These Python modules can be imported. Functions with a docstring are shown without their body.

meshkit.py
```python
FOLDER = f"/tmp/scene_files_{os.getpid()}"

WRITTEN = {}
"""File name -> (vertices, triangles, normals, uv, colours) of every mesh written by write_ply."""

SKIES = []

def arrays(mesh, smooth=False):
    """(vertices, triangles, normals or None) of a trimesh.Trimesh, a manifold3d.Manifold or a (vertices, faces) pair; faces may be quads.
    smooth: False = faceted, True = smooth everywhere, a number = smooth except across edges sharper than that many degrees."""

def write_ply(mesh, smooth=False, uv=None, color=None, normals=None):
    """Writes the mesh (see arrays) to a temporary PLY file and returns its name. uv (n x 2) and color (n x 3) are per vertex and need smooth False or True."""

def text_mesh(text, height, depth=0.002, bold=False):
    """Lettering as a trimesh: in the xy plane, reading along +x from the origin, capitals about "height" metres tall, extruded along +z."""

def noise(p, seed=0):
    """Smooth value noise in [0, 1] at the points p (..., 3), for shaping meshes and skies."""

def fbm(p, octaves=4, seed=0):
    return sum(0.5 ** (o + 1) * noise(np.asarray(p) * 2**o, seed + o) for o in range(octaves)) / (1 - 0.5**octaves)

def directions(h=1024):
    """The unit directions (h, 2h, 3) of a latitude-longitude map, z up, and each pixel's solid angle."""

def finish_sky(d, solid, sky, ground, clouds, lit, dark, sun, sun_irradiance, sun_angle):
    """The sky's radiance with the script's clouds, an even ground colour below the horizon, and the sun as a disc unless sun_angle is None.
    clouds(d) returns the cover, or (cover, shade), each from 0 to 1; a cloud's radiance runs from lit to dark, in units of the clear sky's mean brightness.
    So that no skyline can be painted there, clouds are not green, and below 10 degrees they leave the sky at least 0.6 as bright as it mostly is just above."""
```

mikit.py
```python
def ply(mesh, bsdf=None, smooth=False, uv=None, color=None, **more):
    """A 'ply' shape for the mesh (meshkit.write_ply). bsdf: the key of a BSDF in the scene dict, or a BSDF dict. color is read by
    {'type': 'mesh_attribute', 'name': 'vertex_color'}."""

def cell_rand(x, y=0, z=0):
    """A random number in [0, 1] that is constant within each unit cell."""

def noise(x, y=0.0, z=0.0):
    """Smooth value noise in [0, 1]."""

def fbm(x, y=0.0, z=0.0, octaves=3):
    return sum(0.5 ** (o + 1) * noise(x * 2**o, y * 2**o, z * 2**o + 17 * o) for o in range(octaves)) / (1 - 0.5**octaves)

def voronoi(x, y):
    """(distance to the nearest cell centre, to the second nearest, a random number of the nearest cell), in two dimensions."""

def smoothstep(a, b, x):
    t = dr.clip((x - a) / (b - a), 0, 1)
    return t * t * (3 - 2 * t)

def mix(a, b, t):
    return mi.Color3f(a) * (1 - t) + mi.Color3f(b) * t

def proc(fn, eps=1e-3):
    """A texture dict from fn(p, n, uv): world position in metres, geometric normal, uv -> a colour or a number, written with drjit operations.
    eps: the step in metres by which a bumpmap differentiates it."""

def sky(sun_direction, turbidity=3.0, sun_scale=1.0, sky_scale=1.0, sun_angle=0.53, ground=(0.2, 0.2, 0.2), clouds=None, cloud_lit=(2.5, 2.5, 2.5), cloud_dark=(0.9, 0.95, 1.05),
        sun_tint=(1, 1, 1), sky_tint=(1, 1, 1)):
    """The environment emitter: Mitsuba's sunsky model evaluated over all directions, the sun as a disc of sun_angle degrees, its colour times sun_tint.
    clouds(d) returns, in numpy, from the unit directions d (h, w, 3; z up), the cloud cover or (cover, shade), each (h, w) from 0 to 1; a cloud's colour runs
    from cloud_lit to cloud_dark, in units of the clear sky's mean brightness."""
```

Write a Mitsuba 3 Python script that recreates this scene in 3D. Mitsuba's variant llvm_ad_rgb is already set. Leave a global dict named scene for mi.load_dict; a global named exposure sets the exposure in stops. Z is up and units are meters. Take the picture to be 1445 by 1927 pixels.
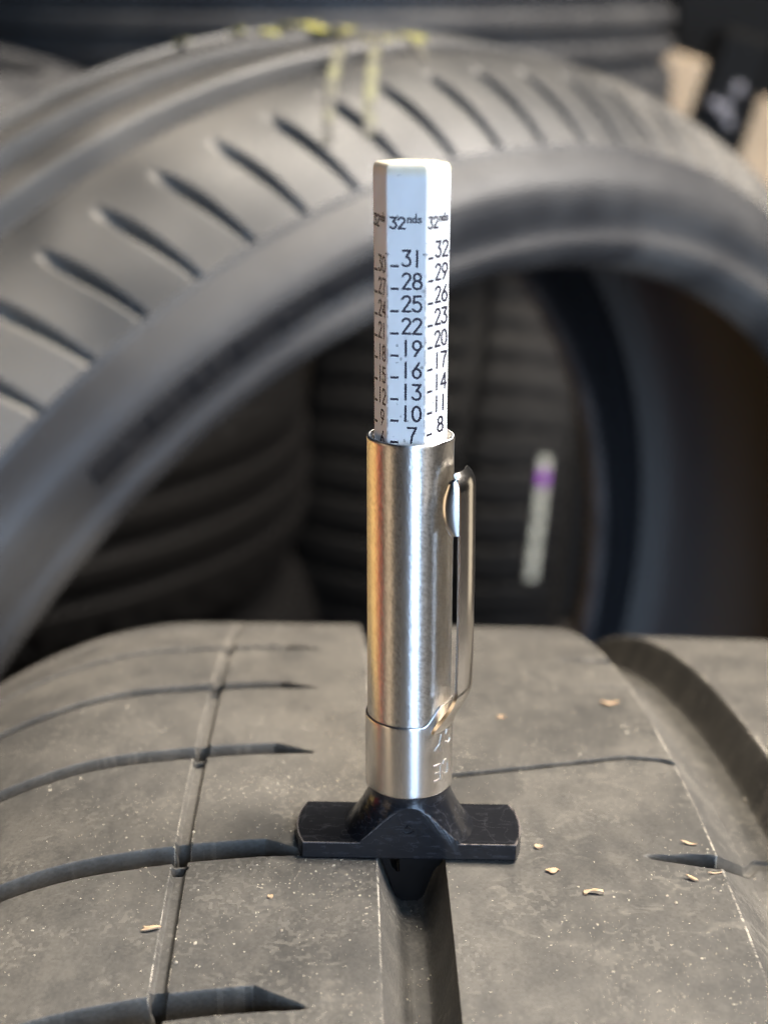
import math, random
import numpy as np, trimesh, mitsuba as mi, mikit, meshkit
import drjit as dr
import manifold3d as m3
from shapely.geometry import LineString, Polygon, Point
from shapely import affinity, union_all
from mikit import noise, fbm, smoothstep, mix

T = mi.ScalarTransform4f
rng = np.random.default_rng(7)
random.seed(7)
scene, labels = {}, {}
MM = 0.001

# ------------------------------------------------------------------ camera, lamps, exposure
PITCH = 0.306
CAM = np.array([-0.00294, -0.1649, 0.0934])
LOOK = np.array([0.0, math.cos(PITCH), -math.sin(PITCH)])
scene['camera'] = {'type': 'thinlens', 'fov': math.degrees(2 * math.atan(722.5 / 2900.0)), 'fov_axis': 'x',
                   'aperture_radius': 0.00132, 'focus_distance': 0.1735, 'near_clip': 0.02, 'far_clip': 30.0,
                   'to_world': T().look_at(origin=CAM.tolist(), target=(CAM + LOOK).tolist(), up=[0, 0, 1])}
exposure = 0.95


def lamp(key, w, h, centre, target, rgb, label, cat):
    """A rectangular lamp (w by h metres) at centre that shines towards target."""
    scene[key] = {'type': 'rectangle', 'to_world': T().look_at(origin=list(centre), target=list(target), up=[0, 0, 1] if abs(centre[0] - target[0]) + abs(centre[1] - target[1]) > 0.05 else [0, 1, 0]).scale([w / 2, h / 2, 1]),
                  'bsdf': {'type': 'diffuse', 'reflectance': {'type': 'rgb', 'value': [0.1, 0.1, 0.1]}},
                  'emitter': {'type': 'area', 'radiance': {'type': 'rgb', 'value': list(rgb)}}}
    labels[key] = {'label': label, 'category': cat}


# daylight through the open bay door behind the camera, ceiling lamps, and unseen warm panels added for reflections
lamp('bay_door_opening', 1.15, 2.5, (0.78, -2.9, 0.45), (0, 0, 0.05), (3.0, 4.3, 6.3), 'open bay door behind the viewer letting in cool daylight', 'doorway')
lamp('ceiling_lamp', 1.3, 0.5, (0.75, 0.55, 2.1), (0, 0.1, 0), (21, 19, 16.2), 'long warm white ceiling lamp above the tires', 'lamp')
lamp('ceiling_lamp_001', 1.0, 0.5, (1.75, 0.1, 1.75), (0, 0, 0), (31, 29, 27), 'white ceiling lamp to the right of the tires', 'lamp')
lamp('added_panel', 0.42, 0.62, (-1.2, 0.60, -0.36), (0, 0.1, -0.1), (1.3, 0.83, 0.22), 'unseen amber glowing panel added left of the tires for the barrel reflection', 'lamp')  # added glowing panel, gives the barrel its amber left edge
lamp('added_panel_002', 0.5, 0.9, (1.3, 0.85, -0.15), (0, 0, 0), (0.42, 0.35, 0.25), 'unseen warm glowing panel added right of the tires for the barrel reflection', 'lamp')  # added glowing panel, gives a khaki right edge on the barrel
lamp('added_panel_001', 0.42, 1.1, (-1.45, -0.75, -0.12), (0, 0, 0), (0.80, 0.57, 0.34), 'unseen warm glowing panel added left of the viewer for the barrel and rod', 'lamp')  # added glowing panel, tan reflection on the barrel and warm left rod face


# ------------------------------------------------------------------ helpers
def add(key, mesh, bsdf, smooth=30, uv=None, label=None, cat=None, group=None, kind=None, **more):
    scene[key] = mikit.ply(mesh, bsdf, smooth=smooth, uv=uv, **more)
    note(key, label, cat, group, kind)


def note(key, label=None, cat=None, group=None, kind=None):
    d = {k: v for k, v in (('label', label), ('category', cat), ('group', group), ('kind', kind)) if v}
    if d:
        labels[key] = d


def grid_faces(n, m, wrap_n=False, wrap_m=False):
    i, j = np.meshgrid(np.arange(n if wrap_n else n - 1), np.arange(m if wrap_m else m - 1), indexing='ij')
    a, b = i * m + j, i * m + (j + 1) % m
    c, d = ((i + 1) % n) * m + (j + 1) % m, ((i + 1) % n) * m + j
    return np.stack([a, b, c, d], -1).reshape(-1, 4)


def tri(q):
    return np.vstack([q[:, [0, 1, 2]], q[:, [0, 2, 3]]])


def shell(P, N, thick):
    """A sheet P (n, m, 3) given thickness along its normals N: a closed solid."""
    n, m = P.shape[:2]
    A, B = P + N * thick / 2, P - N * thick / 2
    f = tri(grid_faces(n, m))
    v = np.vstack([A.reshape(-1, 3), B.reshape(-1, 3)])
    k = n * m
    fs = [f, f[:, ::-1] + k]
    idx = np.arange(k).reshape(n, m)
    loop = np.concatenate([idx[0, :], idx[1:, -1], idx[-1, -2::-1], idx[-2:0:-1, 0]])
    nx = np.roll(loop, -1)
    fs.append(np.vstack([np.stack([loop, loop + k, nx], 1), np.stack([nx, loop + k, nx + k], 1)]))
    t = trimesh.Trimesh(v, np.vstack(fs), process=False)
    trimesh.repair.fix_normals(t)
    return t


def normals_of(P):
    du, dv = np.gradient(P, axis=0), np.gradient(P, axis=1)
    n = np.cross(du, dv)
    return n / np.linalg.norm(n, axis=-1, keepdims=True)


def lathe(prof, n=96):
    """Closed profile [(r, z)...] turned about z."""
    p = np.array(prof, float)
    th = np.linspace(0, 2 * np.pi, n, endpoint=False)
    v = np.stack([p[None, :, 0] * np.cos(th)[:, None], p[None, :, 0] * np.sin(th)[:, None], np.broadcast_to(p[None, :, 1], (n, len(p)))], -1).reshape(-1, 3)
    t = trimesh.Trimesh(v, tri(grid_faces(n, len(p), True, True)), process=False)
    trimesh.repair.fix_normals(t)
    return t


def box(sx, sy, sz, c, bevel=0.0, rot=None):
    """A box with rounded-off edges."""
    if bevel:
        pts = []
        for x in (-1, 1):
            for y in (-1, 1):
                for z in (-1, 1):
                    for a in range(3):
                        h = np.array([sx, sy, sz]) / 2 - bevel
                        h[a] += bevel
                        pts.append(h * [x, y, z])
        t = trimesh.convex.convex_hull(np.array(pts))
    else:
        t = trimesh.creation.box((sx, sy, sz))
    if rot is not None:
        t.apply_transform(rot)
    t.apply_translation(c)
    return t


def rotm(deg, axis):
    return trimesh.transformations.rotation_matrix(math.radians(deg), axis)


# ------------------------------------------------------------------ materials
def principled(**k):
    return {'type': 'twosided', 'bsdf': {'type': 'principled', **{a: (b if isinstance(b, (dict, float, int)) else {'type': 'rgb', 'value': list(b)}) for a, b in k.items()}}}


def front_rubber(p, n, uv):
    # dusty rubber: dust lies on what faces up, in cloudy patches and small specks
    x, y, z = p.x * 1000, p.y * 1000, p.z * 1000
    up = smoothstep(0.55, 0.95, n.z)
    cloud = fbm(x * 0.11, y * 0.085, 3.3, 4)
    fine = fbm(x * 3.2, y * 2.9, z * 3.0, 3)
    streak = fbm(x * 0.5 + 9, y * 0.3, 1.0, 3)
    spots = smoothstep(0.63, 0.75, noise(x * 2.3, y * 2.1, 5.0)) * smoothstep(0.45, 0.62, fbm(x * 0.16 + 4, y * 0.14, 8.0, 3))
    wx, wy = x + 2.2 * noise(x * 0.5, y * 0.5, 31.0), y + 2.2 * noise(x * 0.5, y * 0.5, 47.0)
    smear = smoothstep(0.60, 0.84, fbm(wx * 0.42, wy * 0.75, 12.0, 3)) * smoothstep(0.35, 0.6, noise(x * 0.07 + 3, y * 0.07, 4.0))
    spots = spots + 1.1 * smear
    dust = dr.clip(0.26 + 0.95 * smoothstep(0.26, 0.78, cloud * 0.62 + streak * 0.22 + fine * 0.16) + 0.5 * spots, 0, 1.4) * (0.26 + 0.74 * up)
    # dust caught on the sharp edges of the ribs (uv holds the place on the tread in mm)
    s, a = uv.x, uv.y
    line = 0.0
    for e, w in ((25.75, 0.22), (-14.9, 0.16), (-36.9, 0.10), (-38.8, 0.10), (40.4, 0.2)):
        line = line + smoothstep(w, w * 0.3, abs(s - e + 0.10 * (fine - 0.5))) * smoothstep(0.30, 0.62, noise(a * 0.9, e, 1.0) * 0.5 + noise(a * 4.0, e, 2.0) * 0.5)
    line = line * (0.2 + 0.75 * smoothstep(0.3, 0.7, noise(a * 0.22, 3.0, s * 0.02)))
    return mix((0.045, 0.044, 0.042), (0.362, 0.328, 0.276), dust + line) * (1.0 + (0.84 * fine - 0.42) * (0.25 + 0.75 * up))


scene['front_rubber'] = {'type': 'twosided', 'bsdf': {'type': 'bumpmap', 'arbitrary': mikit.proc(lambda p, n, uv: fbm(p.x * 2600, p.y * 2600, p.z * 2600, 3) * 0.00006, 2e-5),
                         'bsdf': {'type': 'principled', 'base_color': mikit.proc(front_rubber), 'roughness': 0.56, 'specular': 0.35}}}


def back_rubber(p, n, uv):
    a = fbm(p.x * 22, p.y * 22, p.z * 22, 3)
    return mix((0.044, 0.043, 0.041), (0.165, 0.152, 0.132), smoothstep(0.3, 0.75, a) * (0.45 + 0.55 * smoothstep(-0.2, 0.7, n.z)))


scene['back_rubber'] = principled(base_color=mikit.proc(back_rubber), roughness=0.46, specular=0.5)
scene['shaded_rubber'] = principled(base_color=(0.0085, 0.0082, 0.008), roughness=0.58, specular=0.12)  # blocked light inside the opening is put into this base colour
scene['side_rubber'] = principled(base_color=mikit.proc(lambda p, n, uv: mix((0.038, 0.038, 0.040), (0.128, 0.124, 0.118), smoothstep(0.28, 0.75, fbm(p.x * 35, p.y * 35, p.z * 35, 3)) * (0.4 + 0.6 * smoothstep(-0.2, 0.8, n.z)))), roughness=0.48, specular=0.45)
scene['shaded_inner_rubber'] = principled(base_color=(0.012, 0.012, 0.013), roughness=0.38, specular=0.45)  # shade inside the tire painted as near-black rubber
scene['band_rubber'] = principled(base_color=(0.018, 0.018, 0.02), roughness=0.75, specular=0.2)
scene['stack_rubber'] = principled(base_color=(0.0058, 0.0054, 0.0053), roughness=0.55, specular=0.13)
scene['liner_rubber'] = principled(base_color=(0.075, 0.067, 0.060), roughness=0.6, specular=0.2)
scene['mid_rubber'] = principled(base_color=mikit.proc(lambda p, n, uv: mix((0.03, 0.03, 0.032), (0.085, 0.083, 0.08), fbm(p.x * 30, p.y * 30, p.z * 30, 3))), roughness=0.5, specular=0.4)
scene['yellow_paint'] = principled(base_color=mikit.proc(lambda p, n, uv: mix((0.11, 0.10, 0.08), (0.46, 0.42, 0.08), smoothstep(0.3, 0.6, fbm(p.x * 220, p.y * 220, p.z * 220, 2)))), roughness=0.7)
scene['faint_yellow_paint'] = principled(base_color=mikit.proc(lambda p, n, uv: mix((0.105, 0.098, 0.083), (0.21, 0.203, 0.11), smoothstep(0.35, 0.68, fbm(p.x * 170, p.y * 170, p.z * 90, 2)))), roughness=0.7)
scene['white_paint'] = principled(base_color=mikit.proc(lambda p, n, uv: mix((0.02, 0.02, 0.02), (0.40, 0.41, 0.36), smoothstep(0.2, 0.6, fbm(p.x * 130, p.y * 130, p.z * 110, 2)))), roughness=0.8)
scene['purple_paint'] = principled(base_color=(0.22, 0.04, 0.36), roughness=0.7)


def plastic_colour(p, n, uv):
    x, y, z = p.x * 1000, p.y * 1000, p.z * 1000
    scuff = smoothstep(0.62, 0.8, fbm(x * 0.9, y * 2.0, z * 2.2, 3))
    scratch = smoothstep(0.965, 0.99, 1 - abs(fbm(x * 0.5 + z * 0.35, z * 1.1, y * 0.4, 2) * 2 - 1))
    # pale lip, wear plus a painted edge highlight, along the upper front edge of the plate, the rounded ends and the edge of the flat front
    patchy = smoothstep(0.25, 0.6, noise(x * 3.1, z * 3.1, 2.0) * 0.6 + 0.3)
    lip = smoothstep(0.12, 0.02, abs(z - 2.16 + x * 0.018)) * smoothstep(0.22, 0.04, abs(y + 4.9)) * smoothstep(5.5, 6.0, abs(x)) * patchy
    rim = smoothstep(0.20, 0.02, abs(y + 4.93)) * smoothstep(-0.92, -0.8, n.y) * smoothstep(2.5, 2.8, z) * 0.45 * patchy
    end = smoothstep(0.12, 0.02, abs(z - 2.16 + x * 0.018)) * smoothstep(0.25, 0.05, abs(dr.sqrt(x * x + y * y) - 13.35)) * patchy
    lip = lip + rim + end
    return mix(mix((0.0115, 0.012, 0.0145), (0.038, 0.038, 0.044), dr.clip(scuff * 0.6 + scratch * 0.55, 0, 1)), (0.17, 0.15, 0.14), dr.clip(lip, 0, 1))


scene['black_plastic'] = {'type': 'twosided', 'bsdf': {'type': 'bumpmap', 'arbitrary': mikit.proc(lambda p, n, uv: fbm(p.x * 1500, p.y * 1500, p.z * 1500, 3) * 0.00005, 3e-5),
                          'bsdf': {'type': 'principled', 'base_color': mikit.proc(plastic_colour), 'roughness': 0.25, 'specular': 0.45}}}
scene['probe_plastic'] = principled(base_color=(0.005, 0.005, 0.0055), roughness=0.32, specular=0.3)


def rod_colour(p, n, uv):
    x, y, z = p.x * 1000, p.y * 1000, p.z * 1000
    speck = smoothstep(0.80, 0.86, noise(x * 2.6, y * 2.6, z * 2.2)) * smoothstep(0.5, 0.7, noise(x * 0.7, y * 0.7, z * 0.35))
    edge = smoothstep(0.06, 0.0, uv.x) * smoothstep(0.36, 0.7, noise(z * 3.0, 2.0 + uv.x * 5, 1.0)) * smoothstep(72.0, 69.0, z)
    yellow = smoothstep(78.3, 79.3, z) * 0.75 + 0.12 * fbm(x * 0.5, y * 0.5, z * 0.25, 3)
    c = mix(mix((0.80, 0.80, 0.79), (0.80, 0.70, 0.50), yellow), (0.12, 0.10, 0.09), dr.clip(speck * 0.6 + edge * 0.6, 0, 0.8))
    return c * (0.95 + 0.08 * fbm(x * 0.8, y * 0.8, z * 0.5, 2))


scene['white_plastic'] = principled(base_color=mikit.proc(rod_colour), roughness=0.38, specular=0.45)
scene['black_ink'] = principled(base_color=(0.018, 0.016, 0.03), roughness=0.5)


def metal(au, av, rgb, amp, scale, aniso=True, scl=(1.0, 1.0)):
    def h(p, n, uv):
        return fbm(p.x * scale, p.y * scale, p.z * scale * scl[1], 3) * amp
    return {'type': 'twosided', 'bsdf': {'type': 'bumpmap', 'arbitrary': mikit.proc(h, 3e-5), 'bsdf': {'type': 'roughconductor', 'material': 'none', 'distribution': 'ggx',
            'alpha_u': au, 'alpha_v': av, 'specular_reflectance': {'type': 'rgb', 'value': list(rgb)}}}}


scene['satin_nickel'] = metal(0.07, 0.30, (0.80, 0.775, 0.74), 0.000021, 3300)
scene['satin_nickel']['bsdf']['bsdf']['specular_reflectance'] = mikit.proc(lambda p, n, uv: mix((0.60, 0.58, 0.55), (0.94, 0.92, 0.89), smoothstep(0.2, 0.7, noise(p.x * 5200 + p.z * 2500, p.y * 5200, p.z * 4200) * 0.65 + 0.35 * noise(p.x * 3000 + p.z * 1500, p.y * 3000, p.z * 2500))))
scene['polished_nickel'] = metal(0.05, 0.17, (0.82, 0.79, 0.75), 0.000012, 2500)
scene['clip_nickel'] = {'type': 'twosided', 'bsdf': {'type': 'roughconductor', 'material': 'none', 'distribution': 'ggx', 'alpha': 0.04, 'specular_reflectance': {'type': 'rgb', 'value': [0.80, 0.765, 0.72]}}}
scene['wood'] = principled(base_color=mikit.proc(lambda p, n, uv: mix((0.36, 0.26, 0.16), (0.55, 0.42, 0.28), fbm(p.x * 60, p.y * 60, p.z * 9, 3))), roughness=0.6)
scene['chip_wood'] = principled(base_color=mikit.proc(lambda p, n, uv: mix((0.42, 0.26, 0.15), (0.66, 0.48, 0.30), noise(p.x * 1800, p.y * 1800, p.z * 1800))), roughness=0.8)
scene['sand'] = principled(base_color=mikit.proc(lambda p, n, uv: mix((0.30, 0.25, 0.19), (0.62, 0.55, 0.44), noise(p.x * 900, p.y * 900, 1.0))), roughness=0.8)
scene['black_metal'] = principled(base_color=(0.006, 0.006, 0.006), roughness=0.6, specular=0.12)
scene['chrome'] = {'type': 'twosided', 'bsdf': {'type': 'roughconductor', 'material': 'Cr', 'alpha': 0.45, 'specular_reflectance': {'type': 'rgb', 'value': [0.45, 0.45, 0.45]}}}
scene['red_paint'] = principled(base_color=(0.72, 0.035, 0.03), roughness=0.4)
scene['floor_concrete'] = principled(base_color=mikit.proc(lambda p, n, uv: mix((0.028, 0.025, 0.022), (0.055, 0.048, 0.042), fbm(p.x * 2.2, p.y * 2.2, 1.0, 4))), roughness=0.6)
scene['wall_paint'] = principled(base_color=mikit.proc(lambda p, n, uv: mix((0.05, 0.048, 0.047), (0.075, 0.07, 0.066), fbm(p.x * 1.5, p.z * 1.5, 2.0, 3))), roughness=0.8)

# ------------------------------------------------------------------ the setting: floor and the dark wall behind
fl = box(9, 8, 0.05, (0, 0.5, -0.685))
add('floor', fl, 'floor_concrete', smooth=False, kind='structure')
add('wall', box(9, 0.1, 4.2, (0, 4.0, 1.44)), 'wall_paint', smooth=False, kind='structure')


# ------------------------------------------------------------------ tires
def sstep(a, b, x):
    t = np.clip((x - a) / (b - a), 0, 1)
    return t * t * (3 - 2 * t)


def tire_frame(c, n):
    n = np.asarray(n, float) / np.linalg.norm(n)
    u = np.cross(n, [0, 0, 1.0])
    u /= np.linalg.norm(u)
    return np.asarray(c, float), n, u, np.cross(u, n)


# --- the tire the gauge stands on: its tread as a relief over (s along the axle, arc round the tread), in mm
FR_U = np.array([0.99909, 0.02698, -0.03299])
FR_T = np.array([-0.0269967, 0.9996355, 0.0])
FR_W = np.array([0.0329820, 0.00089073, 0.9994555])
FR_C = np.array([0.0, 0.006, -0.42312 + 0.0934]) - FR_W * 0.00042
FR_R = 330.0


def front_point(s, arc, r):
    ph = np.asarray(arc) / FR_R
    return FR_C + MM * (np.asarray(s)[..., None] * FR_U + np.asarray(r)[..., None] * (np.sin(ph)[..., None] * FR_T + np.cos(ph)[..., None] * FR_W))


def trench(x, a, b, wall):
    """1 between a and b, falling to 0 over the width of the walls, which lie inside."""
    return np.minimum(sstep(a, a + wall, x), 1 - sstep(b - wall, b, x))


def seg_dist(s, a, pts):
    best = np.full(np.broadcast(s, a).shape, 1e9)
    for (x0, y0), (x1, y1) in zip(pts[:-1], pts[1:]):
        dx, dy = x1 - x0, y1 - y0
        t = np.clip(((s - x0) * dx + (a - y0) * dy) / (dx * dx + dy * dy), 0, 1)
        best = np.minimum(best, np.hypot(s - x0 - t * dx, a - y0 - t * dy))
    return best


GROOVE_PITCH = 27.3
CROSS = [-35.0 + GROOVE_PITCH * k for k in range(-38, 38)]


def front_depth(s, a):
    """Depth in mm of the tread relief below the crown."""
    d = 7.2 * np.minimum(1 - (1 - np.clip((s + 14.9) / 4.2, 0, 1)) ** 1.9, 1 - (1 - np.clip((-7.0 - s) / 2.3, 0, 1)) ** 2.2)
    # wide groove on the right: long sloped left wall, floor, steep right wall
    d = np.maximum(d, 6.9 * np.minimum(np.clip((s - 25.9) / 6.4, 0, 1) ** 0.92, 1 - sstep(37.4, 40.3, s)))
    # a second pair of grooves in the part that lies further right
    d = np.maximum(d, 6.5 * trench(s, 68, 78, 2))
    # thin groove on the left shoulder
    g1 = 0.62 * trench(s, -38.75, -36.95, 0.3)
    d = np.maximum(d, g1)
    sig = np.clip(-(s + 26.0), -10, 80)
    bend = -0.075 * sig - 0.0062 * sig * np.abs(sig)
    for c0 in CROSS:
        if abs(c0) > 160 and (c0 > 0 or c0 < -60) and False:
            continue
        top = c0 + 1.6 + bend
        bot = c0 - 2.3 + bend
        # the end near the gauge tapers to a point on the lower edge
        top = np.where(s > -28.2, top + (bot + 0.25 - top) * np.clip((s + 28.2) / 5.8, 0, 1), top)
        near = (a > c0 - 40) & (a < c0 + 8) & (s < -22.0)
        if not near.any():
            continue
        w = np.minimum(sstep(bot, bot + 0.75, a), 1 - sstep(top - 0.75, top, a)) * (s < -22.2)
        d = np.maximum(d, 5.6 * w * sstep(0, 1.4, top - bot) * near)
        # small deep pockets where the thin groove meets the cross groove
        for off, side in ((1.75, 1), (-3.5, -1)):
            dd = np.hypot(s + 37.85, (a - (c0 + off - 0.075 * 11.8 - 0.0062 * 140)) * 1.25)
            d = np.maximum(d, 4.2 * (1 - sstep(0.70, 0.95, dd)))
    # the fine cut across the middle rib, a faint one further back, and the tapered cut by the wide groove
    for c0 in (0.0, 76.0, -76.0):
        sp = seg_dist(s, a, [(-8, c0 + 10.0), (6.2, c0 + 13.9), (19.7, c0 + 17.9), (24.0, c0 + 17.2), (26.0, c0 + 16.2)])
        d = np.maximum(d, 2.6 * (1 - sstep(0.34, 0.66, sp)))
        sp = seg_dist(s, a, [(19.0, 48.8), (25.4, 48.2)])
        d = np.maximum(d, 0.8 * (1 - sstep(0.15, 0.5, sp)))
        t = np.clip((s - 16.3) / 8.0, 0, 1)
        mid = c0 - 8.9 - 0.115 * (np.minimum(s, 25.9) - 16.3) + 1.5 * np.clip(s - 25.9, 0, 8)
        hw = 1.2 * t
        base = 6.9 * np.clip((s - 25.9) / 6.4, 0, 1) ** 0.92
        inside = (1 - sstep(hw - 0.1, hw + 0.25, np.abs(a - mid))) * (s > 16.5) * (s < 38) * sstep(0, 0.25, t)
        d = np.maximum(d, np.minimum(base + 4.2 * t * (1 - sstep(31, 38, s)), 7.4) * inside)
    return d


def front_crown(s):
    """How far the crown falls off towards the shoulders, mm."""
    l = np.clip(-(s + 47.0), 0, 200)
    r = np.clip(s - 75.0, 0, 200)
    return l * l / 112.0 + r * r / 112.0 + 0.00012 * s * s + 1.0 * sstep(27, 42, s)


def spaced(lo, hi, fine_lo, fine_hi, fine, coarse):
    return np.concatenate([np.arange(lo, fine_lo, coarse), np.arange(fine_lo, fine_hi, fine), np.arange(fine_hi, hi + coarse * 0.5, coarse)])


S = spaced(-104, 116, -74, 50, 0.2, 0.9)
half = math.pi * FR_R
A = np.concatenate([np.arange(-half, -48, 4.0), np.arange(-48, 60, 0.17), np.arange(60, 112, 0.34), np.arange(112, half - 2, 4.0)])
SG, AG = np.meshgrid(S, A, indexing='ij')
depth = np.zeros_like(SG)
for k in range(0, len(A), 200):
    depth[:, k:k + 200] = front_depth(SG[:, k:k + 200], AG[:, k:k + 200])
rough = (meshkit.fbm(np.stack([SG * 0.35, AG * 0.35, SG * 0], -1), 3, 3) - 0.5) * 0.10
edge_fade = np.minimum(sstep(-104, -98, SG), 1 - sstep(110, 116, SG))
rad = FR_R - front_crown(SG) - depth * edge_fade + rough
V = front_point(SG, AG, rad)
nS, nA = SG.shape
fq = grid_faces(nS, nA, False, True)
tread = trimesh.Trimesh(V.reshape(-1, 3), tri(fq)[:, ::-1] if False else tri(fq), process=False)
# outward normals
fn = tread.face_normals[len(tread.faces) // 4]
add('tire__tread', tread, 'front_rubber', smooth=True, uv=np.stack([SG, AG], -1).reshape(-1, 2), label='dusty tread with a wide groove and thin cross grooves')


def side_rings(s_edge, r_edge, sign, bead_r):
    """Sidewall profile from the tread edge down to the bead, then inside back up."""
    H = r_edge - bead_r
    out = []
    for t in np.linspace(0, 1, 14):
        bulge = 13 * math.sin(math.pi * min(1, t * 1.02)) ** 0.8 if t < 0.98 else 0
        out.append((s_edge + sign * (bulge - 4 * t), r_edge - H * t))
    out += [(s_edge - sign * 12, bead_r - 6), (s_edge - sign * 18, bead_r - 2), (s_edge - sign * 10, bead_r + 25), (s_edge - sign * 8, r_edge - 40), (s_edge - sign * 18, r_edge - 18)]
    return out


left = side_rings(-104, FR_R - float(front_crown(np.array(-104.0))), -1, 212)
right = side_rings(116, FR_R - float(front_crown(np.array(116.0))), 1, 212)
prof = np.array(left + right[::-1])
Ac = np.linspace(-half, half, 181)[:-1]
PS, PA = np.meshgrid(np.arange(len(prof)), Ac, indexing='ij')
side = trimesh.Trimesh(front_point(prof[PS, 0], PA, prof[PS, 1]).reshape(-1, 3), tri(grid_faces(len(prof), len(Ac), False, True)), process=False)
add('tire__sidewall', side, 'front_rubber', smooth=True)
note('tire', 'dusty tire lying under the gauge, its tread filling the foreground', 'tire', 'tires stored in the shop')


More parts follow.
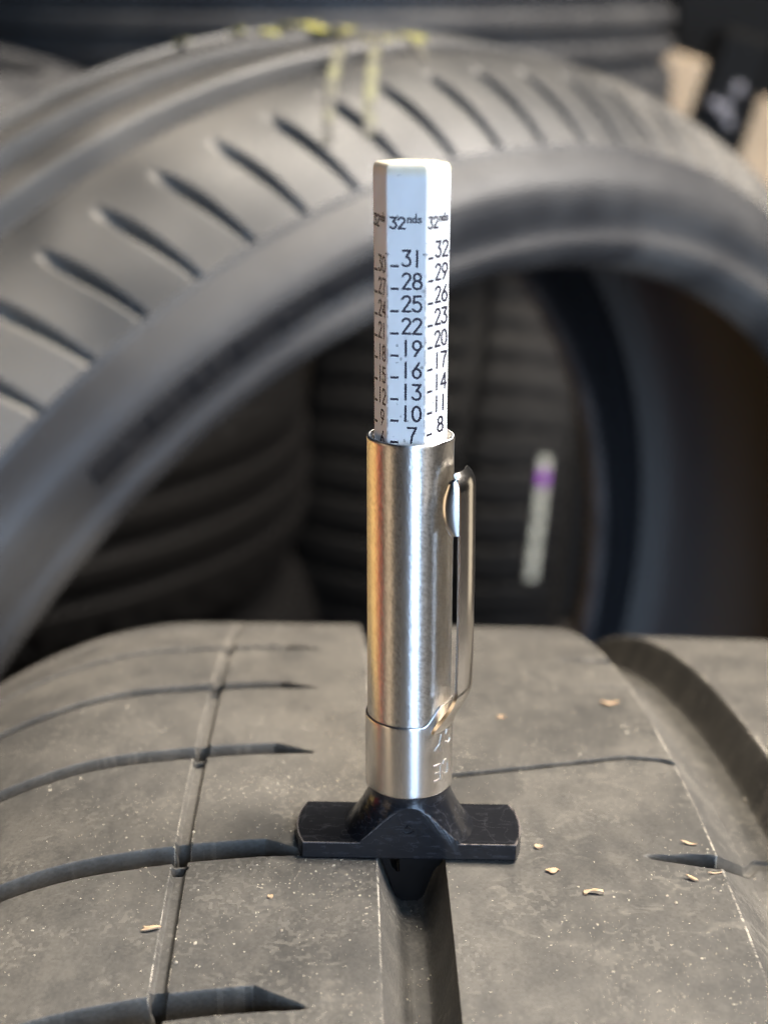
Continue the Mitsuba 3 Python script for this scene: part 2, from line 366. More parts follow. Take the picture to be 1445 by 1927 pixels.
# --- the tires behind
def back_tire(key, c, n, bead, shoulder, crown, width, slits=True, fine=(0, 180), bsdf='back_rubber', label=None, wide=None, slit0=57.5, pitch=3.7, step=0.28, grooves=(58, 84, 110), lim=39.5, cut=1.0):
    """A tire with face centre c (metres) and axle n towards the viewer; radii and widths in mm; off runs from the face backwards."""
    c, n, u, v = tire_frame(c, n)
    W = width
    # outer tread: off from the shoulder line to the far shoulder line
    offs = spaced(12.8, W - 12.8, 13, W - 13, 1.1, 0.4)
    th = np.concatenate([np.arange(fine[0], fine[1], step), np.arange(fine[1], fine[0] + 360 - 0.01, 2.0)])
    OG, TG = np.meshgrid(offs, th, indexing='ij')
    xm = np.abs(OG - W / 2) / (W / 2 - 12.8)
    r = shoulder + (crown - shoulder) * (1 - np.clip(xm, 0, 1) ** 3.4)
    d = np.zeros_like(r)
    for o in grooves:
        d = np.maximum(d, 8.0 * trench(OG, o - 7.4, o + 7.4, 2.6))
    if slits:
        f = np.clip((lim - OG) / (lim - 12.8), 0, 1)
        ph = (TG - slit0 - 1.55 * f ** 1.15 + pitch / 2) % pitch - pitch / 2
        wd = np.abs(ph) * math.pi / 180 * crown / cut
        d = np.maximum(d, 6.5 * (1 - sstep(1.05, 1.95, wd * (1 + 0.8 * (2 * f - 0.75) ** 2))) * (1 - sstep(lim - 11, lim + 1.0, OG)) * (1 - 0.62 * f))
        f2 = np.clip((OG - (W - lim)) / (lim - 12.8), 0, 1)
        ph = (TG - slit0 + 1.0 - 1.5 * f2 ** 1.4 + pitch / 2) % pitch - pitch / 2
        wd = np.abs(ph) * math.pi / 180 * crown / cut
        d = np.maximum(d, 5.0 * (1 - sstep(0.9, 2.2, wd)) * (OG > W - lim))
    r = r - d

    def P(off, rr, deg):
        a = np.radians(deg)
        return c - MM * np.asarray(off)[..., None] * n + MM * np.asarray(rr)[..., None] * (np.cos(a)[..., None] * u + np.sin(a)[..., None] * v)

    t = trimesh.Trimesh(P(OG, r, TG).reshape(-1, 3), tri(grid_faces(len(offs), len(th), False, True)), process=False)
    add(key + '__tread', t, bsdf, smooth=True)
    # casing: shoulder, sidewall with a rim lip, bead, inner liner, and the same on the far side
    H = shoulder - bead
    face = [(12.8, shoulder), (11.9, shoulder - 0.04 * H), (11.5, shoulder - 0.065 * H), (10.2, shoulder - 0.10 * H), (5.2, shoulder - 0.25 * H), (2.2, shoulder - 0.41 * H), (1.3, shoulder - 0.55 * H), (1.7, shoulder - 0.68 * H), (2.3, shoulder - 0.78 * H),
            (2.1, shoulder - 0.86 * H), (1.0, shoulder - 0.945 * H), (0.4, bead), (1.0, bead - 3), (4.5, bead - 6.5), (9, bead - 9), (14, bead - 10.5), (19, bead - 8), (20, bead - 2), (15.5, bead + 8)]
    toe = 16
    face += [(14.5, shoulder - 0.35 * H), (19, shoulder - 8), (30, crown - 17)]
    back = [(W - o, rr) for o, rr in face[::-1]]
    pr = np.array(face + back)
    # round the profile off
    k = np.arange(len(pr))
    kk = np.linspace(0, len(pr) - 1, len(pr) * 4)
    from scipy.interpolate import PchipInterpolator
    pr = np.stack([PchipInterpolator(k, pr[:, 0])(kk), PchipInterpolator(k, pr[:, 1])(kk)], 1)
    tc = np.arange(0, 360, 1.5)

    def turned(q):
        PG, TG2 = np.meshgrid(np.arange(len(q)), tc, indexing='ij')
        return P(q[PG, 0], q[PG, 1], TG2).reshape(-1, 3), tri(grid_faces(len(q), len(tc), False, True))
    cut0, cut1 = int(np.argmin(np.abs(kk - toe))), int(np.argmin(np.abs(kk - (len(k) - 1 - toe))))
    va, fa = turned(pr[:cut0 + 1])
    vb, fb = turned(pr[cut1:])
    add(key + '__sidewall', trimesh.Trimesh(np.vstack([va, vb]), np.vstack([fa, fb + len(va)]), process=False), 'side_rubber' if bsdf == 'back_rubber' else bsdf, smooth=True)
    # rubber round the bead, shade put into its black colour, then the duller inner liner
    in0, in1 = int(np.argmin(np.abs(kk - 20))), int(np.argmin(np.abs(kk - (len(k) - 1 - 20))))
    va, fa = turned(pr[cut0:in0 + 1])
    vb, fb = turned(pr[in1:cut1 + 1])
    add(key + '__shaded_inner_bead', trimesh.Trimesh(np.vstack([va, vb]), np.vstack([fa, fb + len(va)]), process=False), 'shaded_inner_rubber', smooth=True)
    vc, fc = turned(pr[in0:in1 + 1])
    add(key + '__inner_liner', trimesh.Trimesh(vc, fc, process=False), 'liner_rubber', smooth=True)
    if label:
        note(key, label, 'tire', 'tires stored in the shop')

    def surface(off, deg):
        off = np.asarray(off, float)
        x = np.abs(off - W / 2) / (W / 2 - 12.8)
        return shoulder + (crown - shoulder) * (1 - np.clip(x, 0, 1) ** 3.4)
    return P, surface


def paint_patch(key, P, surface, off0, off1, deg0, deg1, bsdf, lift=0.5, n=8, deg0b=None, deg1b=None):
    """A thin painted patch lying on the tread."""
    o = np.linspace(off0, off1, n)
    f = (o - off0) / (off1 - off0)
    d0 = deg0 + ((deg0b if deg0b is not None else deg0) - deg0) * f
    d1 = deg1 + ((deg1b if deg1b is not None else deg1) - deg1) * f
    D = d0[:, None] + (d1 - d0)[:, None] * np.linspace(0, 1, n)[None]
    O = np.broadcast_to(o[:, None], D.shape)
    pts = P(O, surface(O, D) + lift, D)
    add(key, shell(pts, normals_of(pts), 0.0006), bsdf, smooth=False)


Z0 = 0.0934
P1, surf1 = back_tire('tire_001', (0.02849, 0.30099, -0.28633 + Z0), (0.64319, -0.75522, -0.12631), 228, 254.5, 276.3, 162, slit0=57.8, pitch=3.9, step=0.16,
                      label='large leaning tire behind the gauge with yellow marks on its tread')
band_r = np.linspace(235.6, 241.6, 10)
band_t = np.linspace(51, 75.5, 260)
BR, BT = np.meshgrid(band_r, band_t, indexing='ij')
rib_h = 0.25 + 0.45 * (np.sin(np.radians(BT) * 228 / 1.1 * 0.5) > -0.2) * (meshkit.noise(np.stack([BT * 0.9, BR * 0.12, BT * 0], -1), 3) > 0.35)
from_face = np.interp(BR, [228.0, 229.46, 231.7, 233.8, 236.5, 239.9, 243.6], [0.4, 1.0, 2.1, 2.3, 1.7, 1.3, 2.2])
BP = P1(from_face - rib_h, BR, BT)
add('tire_001__raised_band', shell(BP, normals_of(BP), 0.0008), 'band_rubber', smooth=False, label='darker raised band on the sidewall')
marks = [(118, 78.6, 79.5), (119, 83.0, 83.9), (97, 82.4, 83.3), (118, 86.6, 88.2), (108, 87.0, 88.4), (92, 85.2, 86.9), (88, 86.8, 88.1), (70, 86.0, 87.8), (68, 88.8, 90.3), (79, 85.6, 86.5), (101, 86.0, 87.4)]
for i, (o, d0, d1) in enumerate(marks):
    paint_patch('tire_001__paint_mark' + (f'_{i:03d}' if i else ''), P1, surf1, o - 3.5, o + 3.5, d0 + 0.15, d1 - 0.15, 'yellow_paint')
for i, (o0, o1, a0, a1, b0, b1) in enumerate([(62, 24, 82.3, 83.2, 74.8, 75.6), (62, 22, 85.2, 86.0, 77.4, 78.3), (62, 44, 88.4, 89.0, 86.0, 86.5)]):
    paint_patch('tire_001__paint_streak' + (f'_{i:03d}' if i else ''), P1, surf1, o0, o1, a0, a1, 'faint_yellow_paint', deg0b=b0, deg1b=b1, n=14)
labels['tire_001__paint_mark'] = {'label': 'yellow crayon mark on the tread'}

# a standing tire seen through the opening of the leaning one, tread towards the viewer, a painted stripe along its tread
P2, surf2 = back_tire('tire_002', (0.172, 1.279, -0.36), (0.99, -0.10, -0.09), 210, 282, 300, 235, grooves=(96,), lim=150.0, fine=(-20, 60), bsdf='shaded_rubber', step=0.5, pitch=6.0, cut=2.0,
                      label='standing tire, coloured as in shade, with a white stripe, seen through the opening of the leaning tire')
for key, d0, d1, b in (('stripe', 5.5, 20.6, 'white_paint'), ('stripe_001', 20.6, 22.8, 'purple_paint'), ('stripe_002', 22.8, 25.0, 'white_paint')):
    paint_patch('tire_002__' + key, P2, surf2, 27, 35, d0, d1, b, lift=0.8, n=12)
# tires lying flat behind
P3, surf3 = back_tire('tire_003', (-0.07, 1.35, 0.175), (0.0, -0.03, 1.0), 222, 318, 335, 235, fine=(0, 360), bsdf='mid_rubber', step=0.7, pitch=4.0,
                      label='tire lying flat across the top of the view behind the leaning tire')
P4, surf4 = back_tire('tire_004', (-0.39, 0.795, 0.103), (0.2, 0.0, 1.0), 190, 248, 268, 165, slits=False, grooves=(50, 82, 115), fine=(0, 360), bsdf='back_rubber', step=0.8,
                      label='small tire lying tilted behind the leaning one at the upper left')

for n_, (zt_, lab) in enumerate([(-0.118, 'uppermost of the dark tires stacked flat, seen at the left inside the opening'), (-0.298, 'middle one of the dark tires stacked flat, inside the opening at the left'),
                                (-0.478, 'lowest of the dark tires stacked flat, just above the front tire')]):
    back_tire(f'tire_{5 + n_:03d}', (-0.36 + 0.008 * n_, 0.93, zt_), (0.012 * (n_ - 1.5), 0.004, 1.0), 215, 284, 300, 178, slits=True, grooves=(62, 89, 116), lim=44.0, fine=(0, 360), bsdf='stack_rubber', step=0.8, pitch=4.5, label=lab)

# ------------------------------------------------------------------ things at the upper right, far out of focus
RIGHT = np.array([1.0, 0, 0])
UPV = np.cross(RIGHT, LOOK)


def at(px, py, y):
    """The point at distance y along the world's y axis that lies behind a place of the 1445 x 1927 photograph: used once, to set things down."""
    d = LOOK + RIGHT * (px - 722.5) / 2900 - UPV * (py - 963.5) / 2900
    return CAM + d * (y - CAM[1]) / d[1]


FLOOR = -0.66


def post(px, py, y, w, d, tilt, bevel):
    """An upright of width w and depth d, leaning by tilt degrees, whose upper end is at the point behind (px, py) and which stands on the floor."""
    top = at(px, py, y)
    L = (top[2] - FLOOR) / math.cos(math.radians(tilt)) - 0.012
    m = box(w, d, L, (0, 0, -L / 2), bevel, None)
    m.apply_transform(rotm(tilt, [0, 1, 0]))
    m.apply_translation(top)
    return m


add('machine_housing', post(1440, -330, 2.15, 0.29, 0.3, 0, 0.012), 'black_metal', smooth=False, label='black steel machine housing in the upper right corner', cat='machine')
add('tire_machine', post(1405, 60, 1.75, 0.072, 0.06, 16, 0.010), 'black_metal', smooth=False, label='black tire machine frame carrying shiny bolts at the upper right', cat='machine')
for i, (px, py, r_) in enumerate([(1388, 165, 5), (1362, 203, 6), (1344, 192, 4), (1370, 228, 4)]):
    bolt = trimesh.util.concatenate([trimesh.creation.cylinder(r_ * 1.45 * MM, 0.011, sections=6), trimesh.creation.icosphere(3, r_ * 1.05 * MM)])
    bolt.apply_transform(rotm(90, [1, 0, 0]))
    bolt.apply_translation(at(px, py, 1.716))
    add('tire_machine__bolt' + (f'_{i:03d}' if i else ''), bolt, 'chrome', smooth=30)
add('wooden_board', post(1276, 98, 1.75, 0.078, 0.03, 17, 0.004), 'wood', smooth=False, label='pale wooden board end between the dark tires and the machine frame', cat='board')
add('wooden_board_001', post(1478, 195, 1.78, 0.092, 0.03, 17, 0.004), 'wood', smooth=False, label='pale wooden board cut off by the right edge of the view', cat='board')
add('red_rail', box(0.06, 0.12, 0.70, (-0.66, 0.07, -0.31), 0.006), 'red_paint', smooth=False, label='red steel upright of a rack left of the tires', cat='rack upright')


# ------------------------------------------------------------------ the gauge
G = 'tread_depth_gauge'
note(G, 'metal tread depth gauge with a white six-sided scale standing upright on the tire', 'tread depth gauge')

# foot: flanged plate and flared hub, cut flat at the front and the back
plate = m3.Manifold.cylinder(2.2, 13.4, 13.4, 160)
prof = [(0, 0.5), (7.75, 0.5), (7.68, 2.25), (7.3, 2.7), (6.75, 3.4), (6.2, 4.2), (5.62, 5.25), (5.2, 6.1), (4.93, 6.75), (4.8, 7.4), (4.76, 8.4), (0, 8.4)]
hub = m3.Manifold.revolve(m3.CrossSection([np.array(prof)[::-1] if False else np.array(prof)]), 128)
slab = m3.Manifold.cube((40, 9.9, 40), True)
foot = (plate + hub) ^ slab
dimple = m3.Manifold.cylinder(0.5, 0.62, 0.62, 40).rotate((90, 0, 0)).translate((-0.15, -4.7, 4.05))
ring = m3.Manifold.cylinder(0.5, 0.38, 0.30, 40).rotate((90, 0, 0)).translate((-0.15, -4.62, 4.05))
foot = (foot - dimple) + (ring ^ slab)
foot = foot - m3.Manifold.cube((40, 0.5, 0.5), True).rotate((45, 0, 0)).translate((0, -4.98, -0.02))
mm = foot.to_mesh()
base = trimesh.Trimesh(mm.vert_properties[:, :3] * MM, mm.tri_verts, process=True)
base.apply_transform(rotm(1.05, [0, 1, 0]))
add(G + '__base', base, 'black_plastic', smooth=28, label='black plastic foot with flared hub')

# probe below the foot: a guard loop and the pin inside it
loop_out = Polygon([(-3.35, 0.6), (3.75, 0.6), (3.7, -0.5), (2.75, -1.7), (1.95, -3.9), (1.45, -5.2), (0.85, -5.75), (-0.95, -5.75), (-1.5, -5.2), (-2.0, -3.9), (-2.75, -1.6), (-3.2, -0.4)]).buffer(0.25).buffer(-0.1)
hole = Polygon([(-2.45, 0.1), (-1.35, 0.1), (-1.35, -1.9), (-1.6, -1.9), (-2.1, -1.2)]).buffer(0.1)
hole2 = Polygon([(0.9, 0.1), (2.1, 0.1), (1.8, -1.7), (1.2, -3.4), (0.9, -3.4)]).buffer(0.1)
guard = trimesh.creation.extrude_polygon(loop_out.difference(hole), 3.0, engine='earcut')
guard.apply_transform(rotm(90, [1, 0, 0]))
guard.apply_translation((0.15, -0.6, -0.3))
guard.apply_scale(MM)
add(G + '__probe_guard', guard, 'probe_plastic', smooth=25)
pin = m3.Manifold.cylinder(6.2, 0.85, 0.95, 32).translate((0.15, -2.0, -6.0)).to_mesh()
add(G + '__probe_pin', trimesh.Trimesh(pin.vert_properties[:, :3] * MM, pin.tri_verts), 'probe_plastic', smooth=40)


def tube_surface(prof, n=220):
    """Closed profile (r, z) in mm turned about z, with uv = (turn, along) so that the brushing has a direction."""
    p = np.array(prof, float)
    th = np.linspace(0, 2 * np.pi, n + 1)
    L = np.concatenate([[0], np.cumsum(np.hypot(*np.diff(p, axis=0).T))])
    v = np.stack([p[None, :, 0] * np.cos(th)[:, None], p[None, :, 0] * np.sin(th)[:, None], np.broadcast_to(p[None, :, 1], (n + 1, len(p)))], -1)
    uv = np.stack([np.broadcast_to((th / (2 * np.pi))[:, None], v.shape[:2]), np.broadcast_to((L / L[-1])[None], v.shape[:2])], -1)
    return v, uv, tri(grid_faces(n + 1, len(p)))


# barrel: a rolled tube with a slightly uneven rim
bp = [(4.86, z) for z in np.linspace(9.5, 49.6, 60)] + [(4.885, 50.0), (4.86, 50.22), (4.74, 50.33), (4.5, 50.33), (4.36, 50.2), (4.33, 49.8)] + [(4.33, z) for z in np.linspace(49, 30, 8)]
bv, buv, bf = tube_surface(bp, 260)
ang = np.arctan2(bv[..., 1], bv[..., 0])
up = sstep(48.8, 50.2, bv[..., 2])
wob = meshkit.noise(np.stack([np.cos(ang) * 3, np.sin(ang) * 3, ang * 0 + 0.5], -1), 4) - 0.5
bv[..., 2] += up * wob * 0.28
bv[..., :2] *= (1 + up * wob * 0.012)[..., None]
t = trimesh.Trimesh(bv.reshape(-1, 3) * MM, bf, process=False)
add(G + '__barrel', t, 'satin_nickel', smooth=True, uv=buv.reshape(-1, 2))

# collar of the clip round the lower end
TH = 66.0
cp = [(5.0, 8.0), (5.09, 8.06), (5.11, 8.2)] + [(5.11, z) for z in np.linspace(8.6, 16.6, 20)] + [(5.10, 16.85), (5.06, 16.97), (4.98, 17.0), (4.9, 16.9)]
cv, cuv, cf = tube_surface(cp, 260)
# the upper edge sweeps up towards the clip
az = np.degrees(np.arctan2(cv[..., 0], -cv[..., 1]))
lift = 2.2 * sstep(16, 48, az) * (1 - sstep(TH + 18, TH + 50, az))
cv[..., 2] += lift * sstep(13, 17, cv[..., 2])
t = trimesh.Trimesh(cv.reshape(-1, 3) * MM, cf, process=False)
add(G + '__collar', t, 'polished_nickel', smooth=True, uv=cuv.reshape(-1, 2))

# letters stamped into the collar, seen from the side and upside down
FONT = {'E': [[(0.9, 0), (0, 0), (0, 2), (0.9, 2)], [(0, 1.05), (0.75, 1.05)]],
        'C': [[(0.95, 0.45), (0.7, 0.08), (0.35, 0.08), (0.05, 0.5), (0.05, 1.5), (0.35, 1.92), (0.7, 1.92), (0.95, 1.55)]],
        'Y': [[(0.0, 2), (0.5, 1.1), (1.0, 2)], [(0.5, 1.1), (0.5, 0)]],
        'S': [[(0.95, 1.6), (0.6, 1.95), (0.2, 1.85), (0.05, 1.5), (0.3, 1.1), (0.7, 0.95), (0.95, 0.55), (0.75, 0.1), (0.3, 0.05), (0.0, 0.4)]]}


def stroke_shape(lines, sx, sy, w):
    return union_all([LineString([(x * sx, y * sy) for x, y in l]).buffer(w / 2, quad_segs=6) for l in lines])


def stamp(ch, az0, z0, rot, size=1.25):
    g = stroke_shape(FONT[ch], size * 0.85 / 1.0, size * 0.5 * 1.55, 0.17)
    g = affinity.rotate(affinity.translate(g, -0.5 * size * 0.85, -size * 0.775), rot, origin=(0, 0))
    out = []
    for q in getattr(g, 'geoms', [g]):
        e = trimesh.creation.extrude_polygon(q, 0.14, engine='earcut')
        e = e.subdivide_to_size(0.2)
        a = math.radians(az0) + e.vertices[:, 0] / 5.11
        r = 5.06 + e.vertices[:, 2] * 1.3
        out.append(trimesh.Trimesh(np.stack([r * np.sin(a), -r * np.cos(a), z0 + e.vertices[:, 1]], 1) * MM, e.faces))
    return trimesh.util.concatenate(out)


for i, (ch, a0, z0, rot) in enumerate([('E', 38.5, 10.9, 180), ('C', 54.5, 11.2, 180), ('Y', 42.5, 14.6, 165), ('S', 60, 15.0, 180)]):
    add(G + '__collar__letter' + (f'_{i:03d}' if i else ''), stamp(ch, a0, z0, rot), 'polished_nickel', smooth=False)

# pocket clip
rd = np.array([math.sin(math.radians(TH)), -math.cos(math.radians(TH)), 0])
td = np.array([math.cos(math.radians(TH)), math.sin(math.radians(TH)), 0])
zz = np.concatenate([np.linspace(16.1, 22.5, 30), np.linspace(23.0, 44.6, 40), np.linspace(44.8, 46.9, 14)])
ww = np.linspace(-1, 1, 21)
rr = 5.0 + (7.22 - 5.0) * sstep(15.8, 21.4, zz) - 0.95 * np.clip((zz - 44.9) / 2.0, 0, 1) ** 2.2
rr += 0.12 * np.sin((zz - 20) / 26 * math.pi) * (zz > 20)
hw = 3.3 - 1.05 * sstep(15.0, 21.5, zz)
hw = hw * np.sqrt(np.clip(1 - (np.clip(zz - 45.2, 0, 5) / 2.6) ** 2, 0.2, 1))
Wd = ww[None] * hw[:, None]
bow = 0.5 * (1 - sstep(14.5, 20.5, zz)) / 5.19 + 0.105 * sstep(17, 22, zz)
Rd = rr[:, None] - bow[:, None] * Wd ** 2
CP = Rd[..., None] * rd + Wd[..., None] * td + np.array([0, 0, 1.0]) * zz[:, None, None]
cl = shell(CP * MM, normals_of(CP), 0.42 * MM)
add(G + '__clip', cl, 'clip_nickel', smooth=35)
# ear: a half round tab folded from the front edge of the clip towards the barrel
te = np.linspace(0, 1, 22)
ve = np.linspace(0, 1, 12)
EZ = 40.0 + 6.4 * te
ext = 0.06 + 1.8 * np.sqrt(np.clip(1 - ((te - 0.47) / 0.53) ** 2, 0, 1))
X = ve[None] * ext[:, None]
edge_r = np.interp(EZ, zz, rr) - 0.45
EP = (edge_r[:, None] - X)[..., None] * rd + (-2.0 - (0.12 + 0.5 * ext[:, None] / 1.85) * np.sin((0.05 + 0.95 * ve[None]) * math.pi * 0.66))[..., None] * td + np.array([0, 0, 1.0]) * EZ[:, None, None]
nE = normals_of(EP)
add(G + '__clip__tab', shell(EP * MM, nE, 0.26 * MM), 'clip_nickel', smooth=40)

# white rod with six faces
FACE0 = -9.6
RC = 4.12
AP = RC * math.cos(math.pi / 6)


def rod_mesh():
    levels = []
    for z in list(np.linspace(30, 70, 12)) + list(np.linspace(71, 78.6, 16)):
        levels.append((z, 1 + 0.012 * sstep(69, 72, z) + 0.014 * sstep(74, 78.5, z)))
    for k in range(1, 6):
        a = k / 5 * math.pi / 2
        levels.append((78.9 + 0.95 * math.sin(a), 1.027 - 0.115 * (1 - math.cos(a))))
    rings, uvs = [], []
    for z, sc in levels:
        ring, uvr = [], []
        for k in range(6):
            for j, e in enumerate((-0.5, -0.485, -0.46, -0.3, 0, 0.3, 0.46, 0.485)):
                a = math.radians(FACE0 + 60 * k)
                nx, ex = np.array([math.sin(a), -math.cos(a)]), np.array([math.cos(a), math.sin(a)])
                corner = 0.10 * max(0, (abs(e) - 0.46) / 0.04) ** 1.2
                ring.append(np.append((AP - corner) * sc * nx + e * RC * sc * ex * (1 - 0.0), z))
                uvr.append((0.5 - abs(e), z))
        rings.append(ring)
        uvs.append(uvr)
    P = np.array(rings)
    n, m = P.shape[:2]
    v = np.vstack([P.reshape(-1, 3), [[0, 0, levels[-1][0] + 0.03]]])
    f = tri(grid_faces(n, m, False, True))
    last = (n - 1) * m
    cap = np.stack([last + np.arange(m), last + (np.arange(m) + 1) % m, np.full(m, n * m)], 1)
    uv = np.vstack([np.array(uvs).reshape(-1, 2), [[0.5, 80]]])
    t = trimesh.Trimesh(v * MM, np.vstack([f, cap]), process=False)
    return t, uv


rm, ruv = rod_mesh()
vn = meshkit.arrays(rm, True)[2]
add(G + '__rod', rm, 'white_plastic', smooth=True, uv=ruv, label='white six-sided rod with black numbers')


def arc(cx, cy, rx, ry, a0, a1, n=14):
    return [(cx + rx * math.cos(math.radians(a)), cy + ry * math.sin(math.radians(a))) for a in np.linspace(a0, a1, n)]


# numerals of one stroke width, 1 wide and 2 high
DIG = {'0': [arc(0.5, 1.0, 0.5, 1.0, 0, 360, 28)],
       '1': [[(0.45, 0), (0.45, 2)]],
       '2': [arc(0.5, 1.5, 0.48, 0.5, 165, -20, 14) + [(0.05, 0.0), (1.0, 0.0)]],
       '3': [[(0.05, 2.0), (0.95, 2.0), (0.45, 1.2)] + arc(0.45, 0.6, 0.52, 0.6, 88, -150, 16)],
       '4': [[(0.75, 0), (0.75, 2), (0.0, 0.6), (1.0, 0.6)]],
       '5': [[(0.92, 2), (0.15, 2), (0.08, 1.1)] + arc(0.45, 0.62, 0.53, 0.62, 125, -150, 16)],
       '6': [[(0.75, 2.0), (0.12, 0.95)] + arc(0.5, 0.6, 0.47, 0.6, 150, -210, 24)],
       '7': [[(0.0, 2), (1.0, 2), (0.55, 1.0), (0.4, 0)]],
       '8': [arc(0.5, 0.53, 0.5, 0.53, 0, 360, 24), arc(0.5, 1.53, 0.42, 0.47, 0, 360, 24)],
       '9': [arc(0.5, 1.4, 0.47, 0.6, -30, 330, 24) + [(0.25, 0)]],
       'n': [[(0.05, 0), (0.05, 1)], [(0.05, 0.7), (0.4, 1.0), (0.75, 0.9), (0.8, 0)]],
       'd': [arc(0.4, 0.5, 0.4, 0.5, 0, 360, 18), [(0.8, 0), (0.8, 1.8)]],
       's': [[(0.8, 0.85), (0.4, 1.0), (0.05, 0.8), (0.4, 0.5), (0.8, 0.25), (0.4, 0.0), (0.0, 0.15)]]}
TICK31 = 69.37
STEP = 2.38125


def face_print(az, first, z_first, key, idx):
    shapes = []

    def put(ch, x, y, w, h, sw=0.25):
        shapes.append(affinity.translate(stroke_shape(DIG[ch], w, h / 2, sw), x, y))
    num, z = first, z_first
    while z > 49.0:
        shapes.append(LineString([(-1.70, z), (-0.80, z)]).buffer(0.13, cap_style='flat'))
        s_ = str(num)
        if len(s_) == 2:
            put(s_[0], -0.42, z + 0.02, 0.86, 1.62)
            put(s_[1], 0.72, z + 0.02, 0.90, 1.62)
        else:
            put(s_, 0.22, z + 0.02, 0.92, 1.62)
        num, z = num - 3, z - STEP
    hz = TICK31 + 3.92
    put('3', -1.72, hz, 0.66, 1.12, 0.23)
    put('2', -0.88, hz, 0.70, 1.12, 0.23)
    for i, ch in enumerate('nds'):
        put(ch, 0.10 + 0.54 * i, hz + 0.62, 0.46, 0.92 if ch == 'd' else 0.95, 0.17)
    for x0, x1 in ((-2.0, -1.86), (1.72, 2.0)):
        shapes.append(LineString([(x0, TICK31 + 1.28), (x1, TICK31 + 1.24)]).buffer(0.085, cap_style='flat'))
    g = union_all(shapes)
    out = []
    a = math.radians(az)
    nx, ex = np.array([math.sin(a), -math.cos(a), 0]), np.array([math.cos(a), math.sin(a), 0])
    for q in getattr(g, 'geoms', [g]):
        e = trimesh.creation.extrude_polygon(q, 0.03, engine='earcut')
        v = e.vertices
        sc = 1 + 0.012 * sstep(69, 72, v[:, 1]) + 0.014 * sstep(74, 78.5, v[:, 1])
        out.append(trimesh.Trimesh(((AP * sc - 0.012 + v[:, 2])[:, None] * nx + v[:, :1] * ex + v[:, 1:2] * [0, 0, 1.0]) * MM, e.faces))
    add(G + '__rod__printed_scale' + (f'_{idx:03d}' if idx else ''), trimesh.util.concatenate(out), 'black_ink', smooth=False)


face_print(FACE0, 31, TICK31, G, 0)
face_print(FACE0 + 60, 32, TICK31 + 0.79375, G, 1)
face_print(FACE0 - 60, 30, TICK31 - 0.79375, G, 2)

# ------------------------------------------------------------------ dirt on the front tire


def on_front(s, a, lift=0.0):
    s, a = np.asarray(s, float), np.asarray(a, float)
    return front_point(s, a, FR_R - front_crown(s) - front_depth(s, a) + lift)


def chip(key, s, a, size, ang, label, shape='flake', seed=0):
    """A scrap of wood on the tread: a ragged flake, a needle-like splinter, a stick with a hooked end, or a crumb."""
    r = np.random.default_rng(seed)
    L, Wc, H = np.array(size)
    if shape == 'stick':
        poly = Polygon([(-L / 2, -Wc * 0.5), (-L / 2 + 0.35, -Wc * 0.75), (-L / 2 + 0.5, -Wc * 0.2), (L / 2, -Wc * 0.28), (L / 2 - 0.05, Wc * 0.4), (-L / 2 + 0.1, Wc * 0.45)])
    elif shape == 'splinter':
        poly = Polygon([(-L / 2, 0.02), (-L * 0.15, -Wc * 0.35), (L * 0.25, -Wc * 0.5), (L / 2, -Wc * 0.1), (L * 0.3, Wc * 0.3), (-L * 0.1, Wc * 0.5)])
    else:
        n = 13 if shape == 'flake' else 9
        jag = 0.42 if shape == 'flake' else 0.25
        pts = []
        for k in range(n):
            t = k / n * 2 * math.pi
            q = 1 + jag * r.uniform(-1, 0.7)
            pts.append((L / 2 * math.cos(t) * q, Wc / 2 * math.sin(t) * q * (1.0 - 0.45 * math.cos(t))))
        poly = Polygon(pts).buffer(0)
        poly = max(getattr(poly, 'geoms', [poly]), key=lambda g: g.area)
    e = trimesh.creation.extrude_polygon(poly, H, engine='earcut').subdivide_to_size(0.3)
    v = np.array(e.vertices)
    v[:, 2] += 0.10 * np.sin(v[:, 0] * 2.3 + seed) * (shape != 'crumb') + 0.10 * v[:, 1] ** 2 + (meshkit.noise(v * 2.1, seed) - 0.5) * 0.28
    v[:, :2] += (meshkit.noise(v[:, [1, 0, 2]] * 3.0, seed + 50)[:, None] - 0.5) * 0.15
    v[:, 2] -= v[:, 2].min()
    c, s_ = math.cos(ang), math.sin(ang)
    S_, A_ = s + c * v[:, 0] - s_ * v[:, 1], a + s_ * v[:, 0] + c * v[:, 1]
    ph = A_ / FR_R
    rr_ = FR_R - float(front_crown(np.array(s))) - float(front_depth(np.array([s]), np.array([a]))[0]) + 0.03 + v[:, 2]
    P = FR_C + MM * (S_[:, None] * FR_U + rr_[:, None] * (np.sin(ph)[:, None] * FR_T + np.cos(ph)[:, None] * FR_W))
    add(key, trimesh.Trimesh(P, e.faces), 'chip_wood', smooth=False, label=label, cat='wood chip', group='wood chips on the front tire')


chip('wood_chip', 9.6, -17.1, (2.3, 0.62, 0.3), -0.03, 'straight pale stick with a hooked end, in front and right of the gauge foot', 'stick', 1)
chip('wood_chip_001', 5.6, -12.7, (2.2, 0.9, 0.1), 0.42, 'leaf-shaped tan flake just below the right end of the gauge foot', 'flake', 2)
chip('wood_chip_002', 21.6, -13.9, (1.5, 0.5, 0.2), -0.5, 'small pointed tan splinter left of the groove edge, below the tapered cut', 'splinter', 3)
chip('wood_chip_003', 22.9, -6.1, (2.0, 0.55, 0.12), -0.3, 'thin tan splinter just above the tapered cut by the wide groove', 'splinter', 4)
chip('wood_chip_004', 20.9, 39.3, (3.0, 1.5, 0.12), 0.0, 'blurred orange tan flake near the far end of the middle rib', 'flake', 5)
chip('wood_chip_005', 4.0, 31.8, (1.3, 0.8, 0.2), 0.2, 'tiny reddish crumb behind the gauge clip', 'crumb', 6)
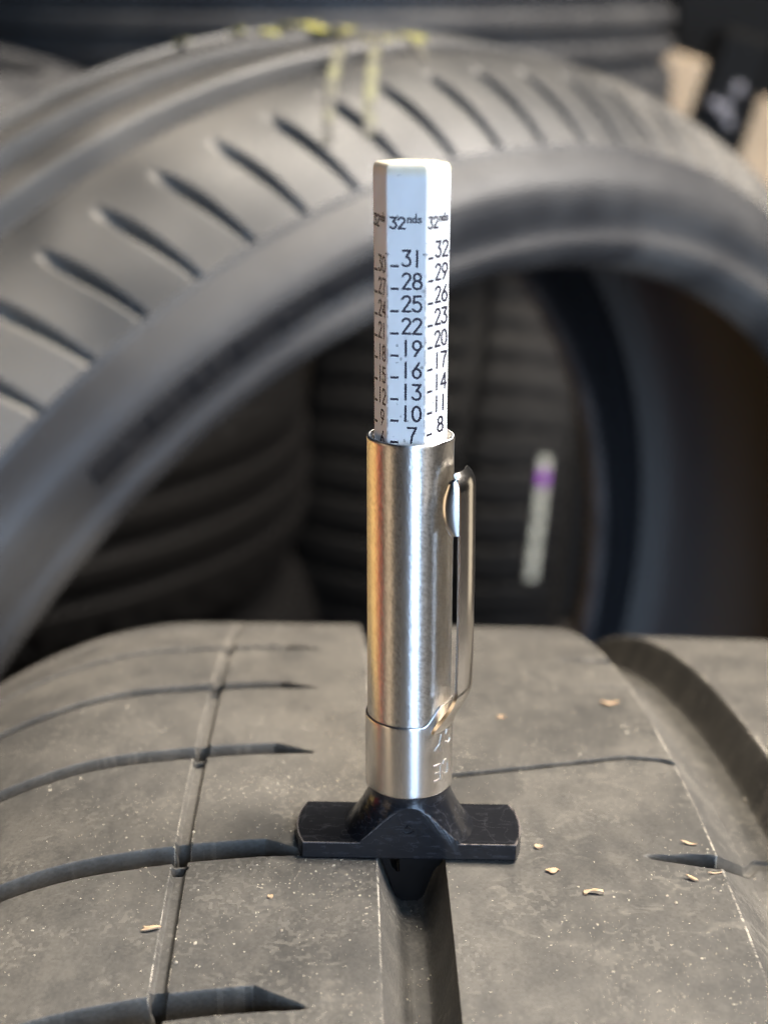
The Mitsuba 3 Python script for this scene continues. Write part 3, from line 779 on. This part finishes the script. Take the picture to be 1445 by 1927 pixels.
chip('wood_chip_006', -39.7, -24.7, (2.0, 0.75, 0.2), 0.1, 'pale cream flake beside the thin groove at lower left', 'flake', 7)
chip('wood_chip_007', -27.0, -18.6, (0.7, 0.5, 0.2), 0.6, 'tiny reddish crumb on the rib below the left end of the gauge foot', 'crumb', 8)
chip('wood_chip_008', 4.5, -7.6, (1.0, 0.6, 0.25), 0.0, 'small cream crumb close beside the right end of the gauge foot', 'crumb', 9)
chip('wood_chip_009', 24.6, -12.6, (1.9, 0.22, 0.12), 0.2, 'hair-thin tan splinter lying against the edge of the wide groove', 'splinter', 10)

# grains of sand strewn over the ribs
ico = trimesh.creation.icosphere(0)
gv, gf, nb = [], [], 0
N = 16000
gs = rng.uniform(-58, 62, N)
ga = np.where(rng.random(N) < 0.75, rng.uniform(-46, 30, N), rng.uniform(20, 95, N))
dens = meshkit.fbm(np.stack([gs * 0.09, ga * 0.08, gs * 0], -1), 3, 11)
keep = rng.random(N) < np.clip((dens - 0.36) * 3.2, 0.05, 1)
# two thicker drifts left of the gauge, as in the photograph
ex_s = np.concatenate([rng.normal(-26, 5, 420), rng.normal(-22, 4.5, 260), rng.normal(-24, 6, 260)])
ex_a = np.concatenate([rng.normal(8, 3.5, 420), rng.normal(-14, 4, 260), rng.normal(27, 6, 260)])
gs, ga = np.concatenate([gs[keep], ex_s]), np.concatenate([ga[keep], ex_a])
ok = np.abs(ga) < 120
gs, ga = gs[ok], ga[ok]
dep = front_depth(gs, ga)
clear = (dep < 0.3) | (np.abs(dep - 6.9) < 0.3)
clear &= ~((np.abs(ga) < 5.2) & (gs > -25) & (gs < 4))
gs, ga = gs[clear], ga[clear]
size = np.clip(rng.lognormal(-2.9, 0.55, len(gs)), 0.035, 0.36)
pos = on_front(gs, ga, size * 0.25)
for p_, sz in zip(pos, size):
    k = ico.vertices * sz * MM * rng.uniform(0.6, 1.15, 3) * [1, 1, 0.6]
    k = k + rng.normal(0, sz * MM * 0.12, k.shape)
    gv.append(k + p_)
    gf.append(ico.faces + nb)
    nb += len(k)
add('sand_grains', trimesh.Trimesh(np.vstack(gv), np.vstack(gf), process=False), 'sand', smooth=False, label='pale sand and grit scattered over the ribs of the front tire', cat='grit', kind='stuff')
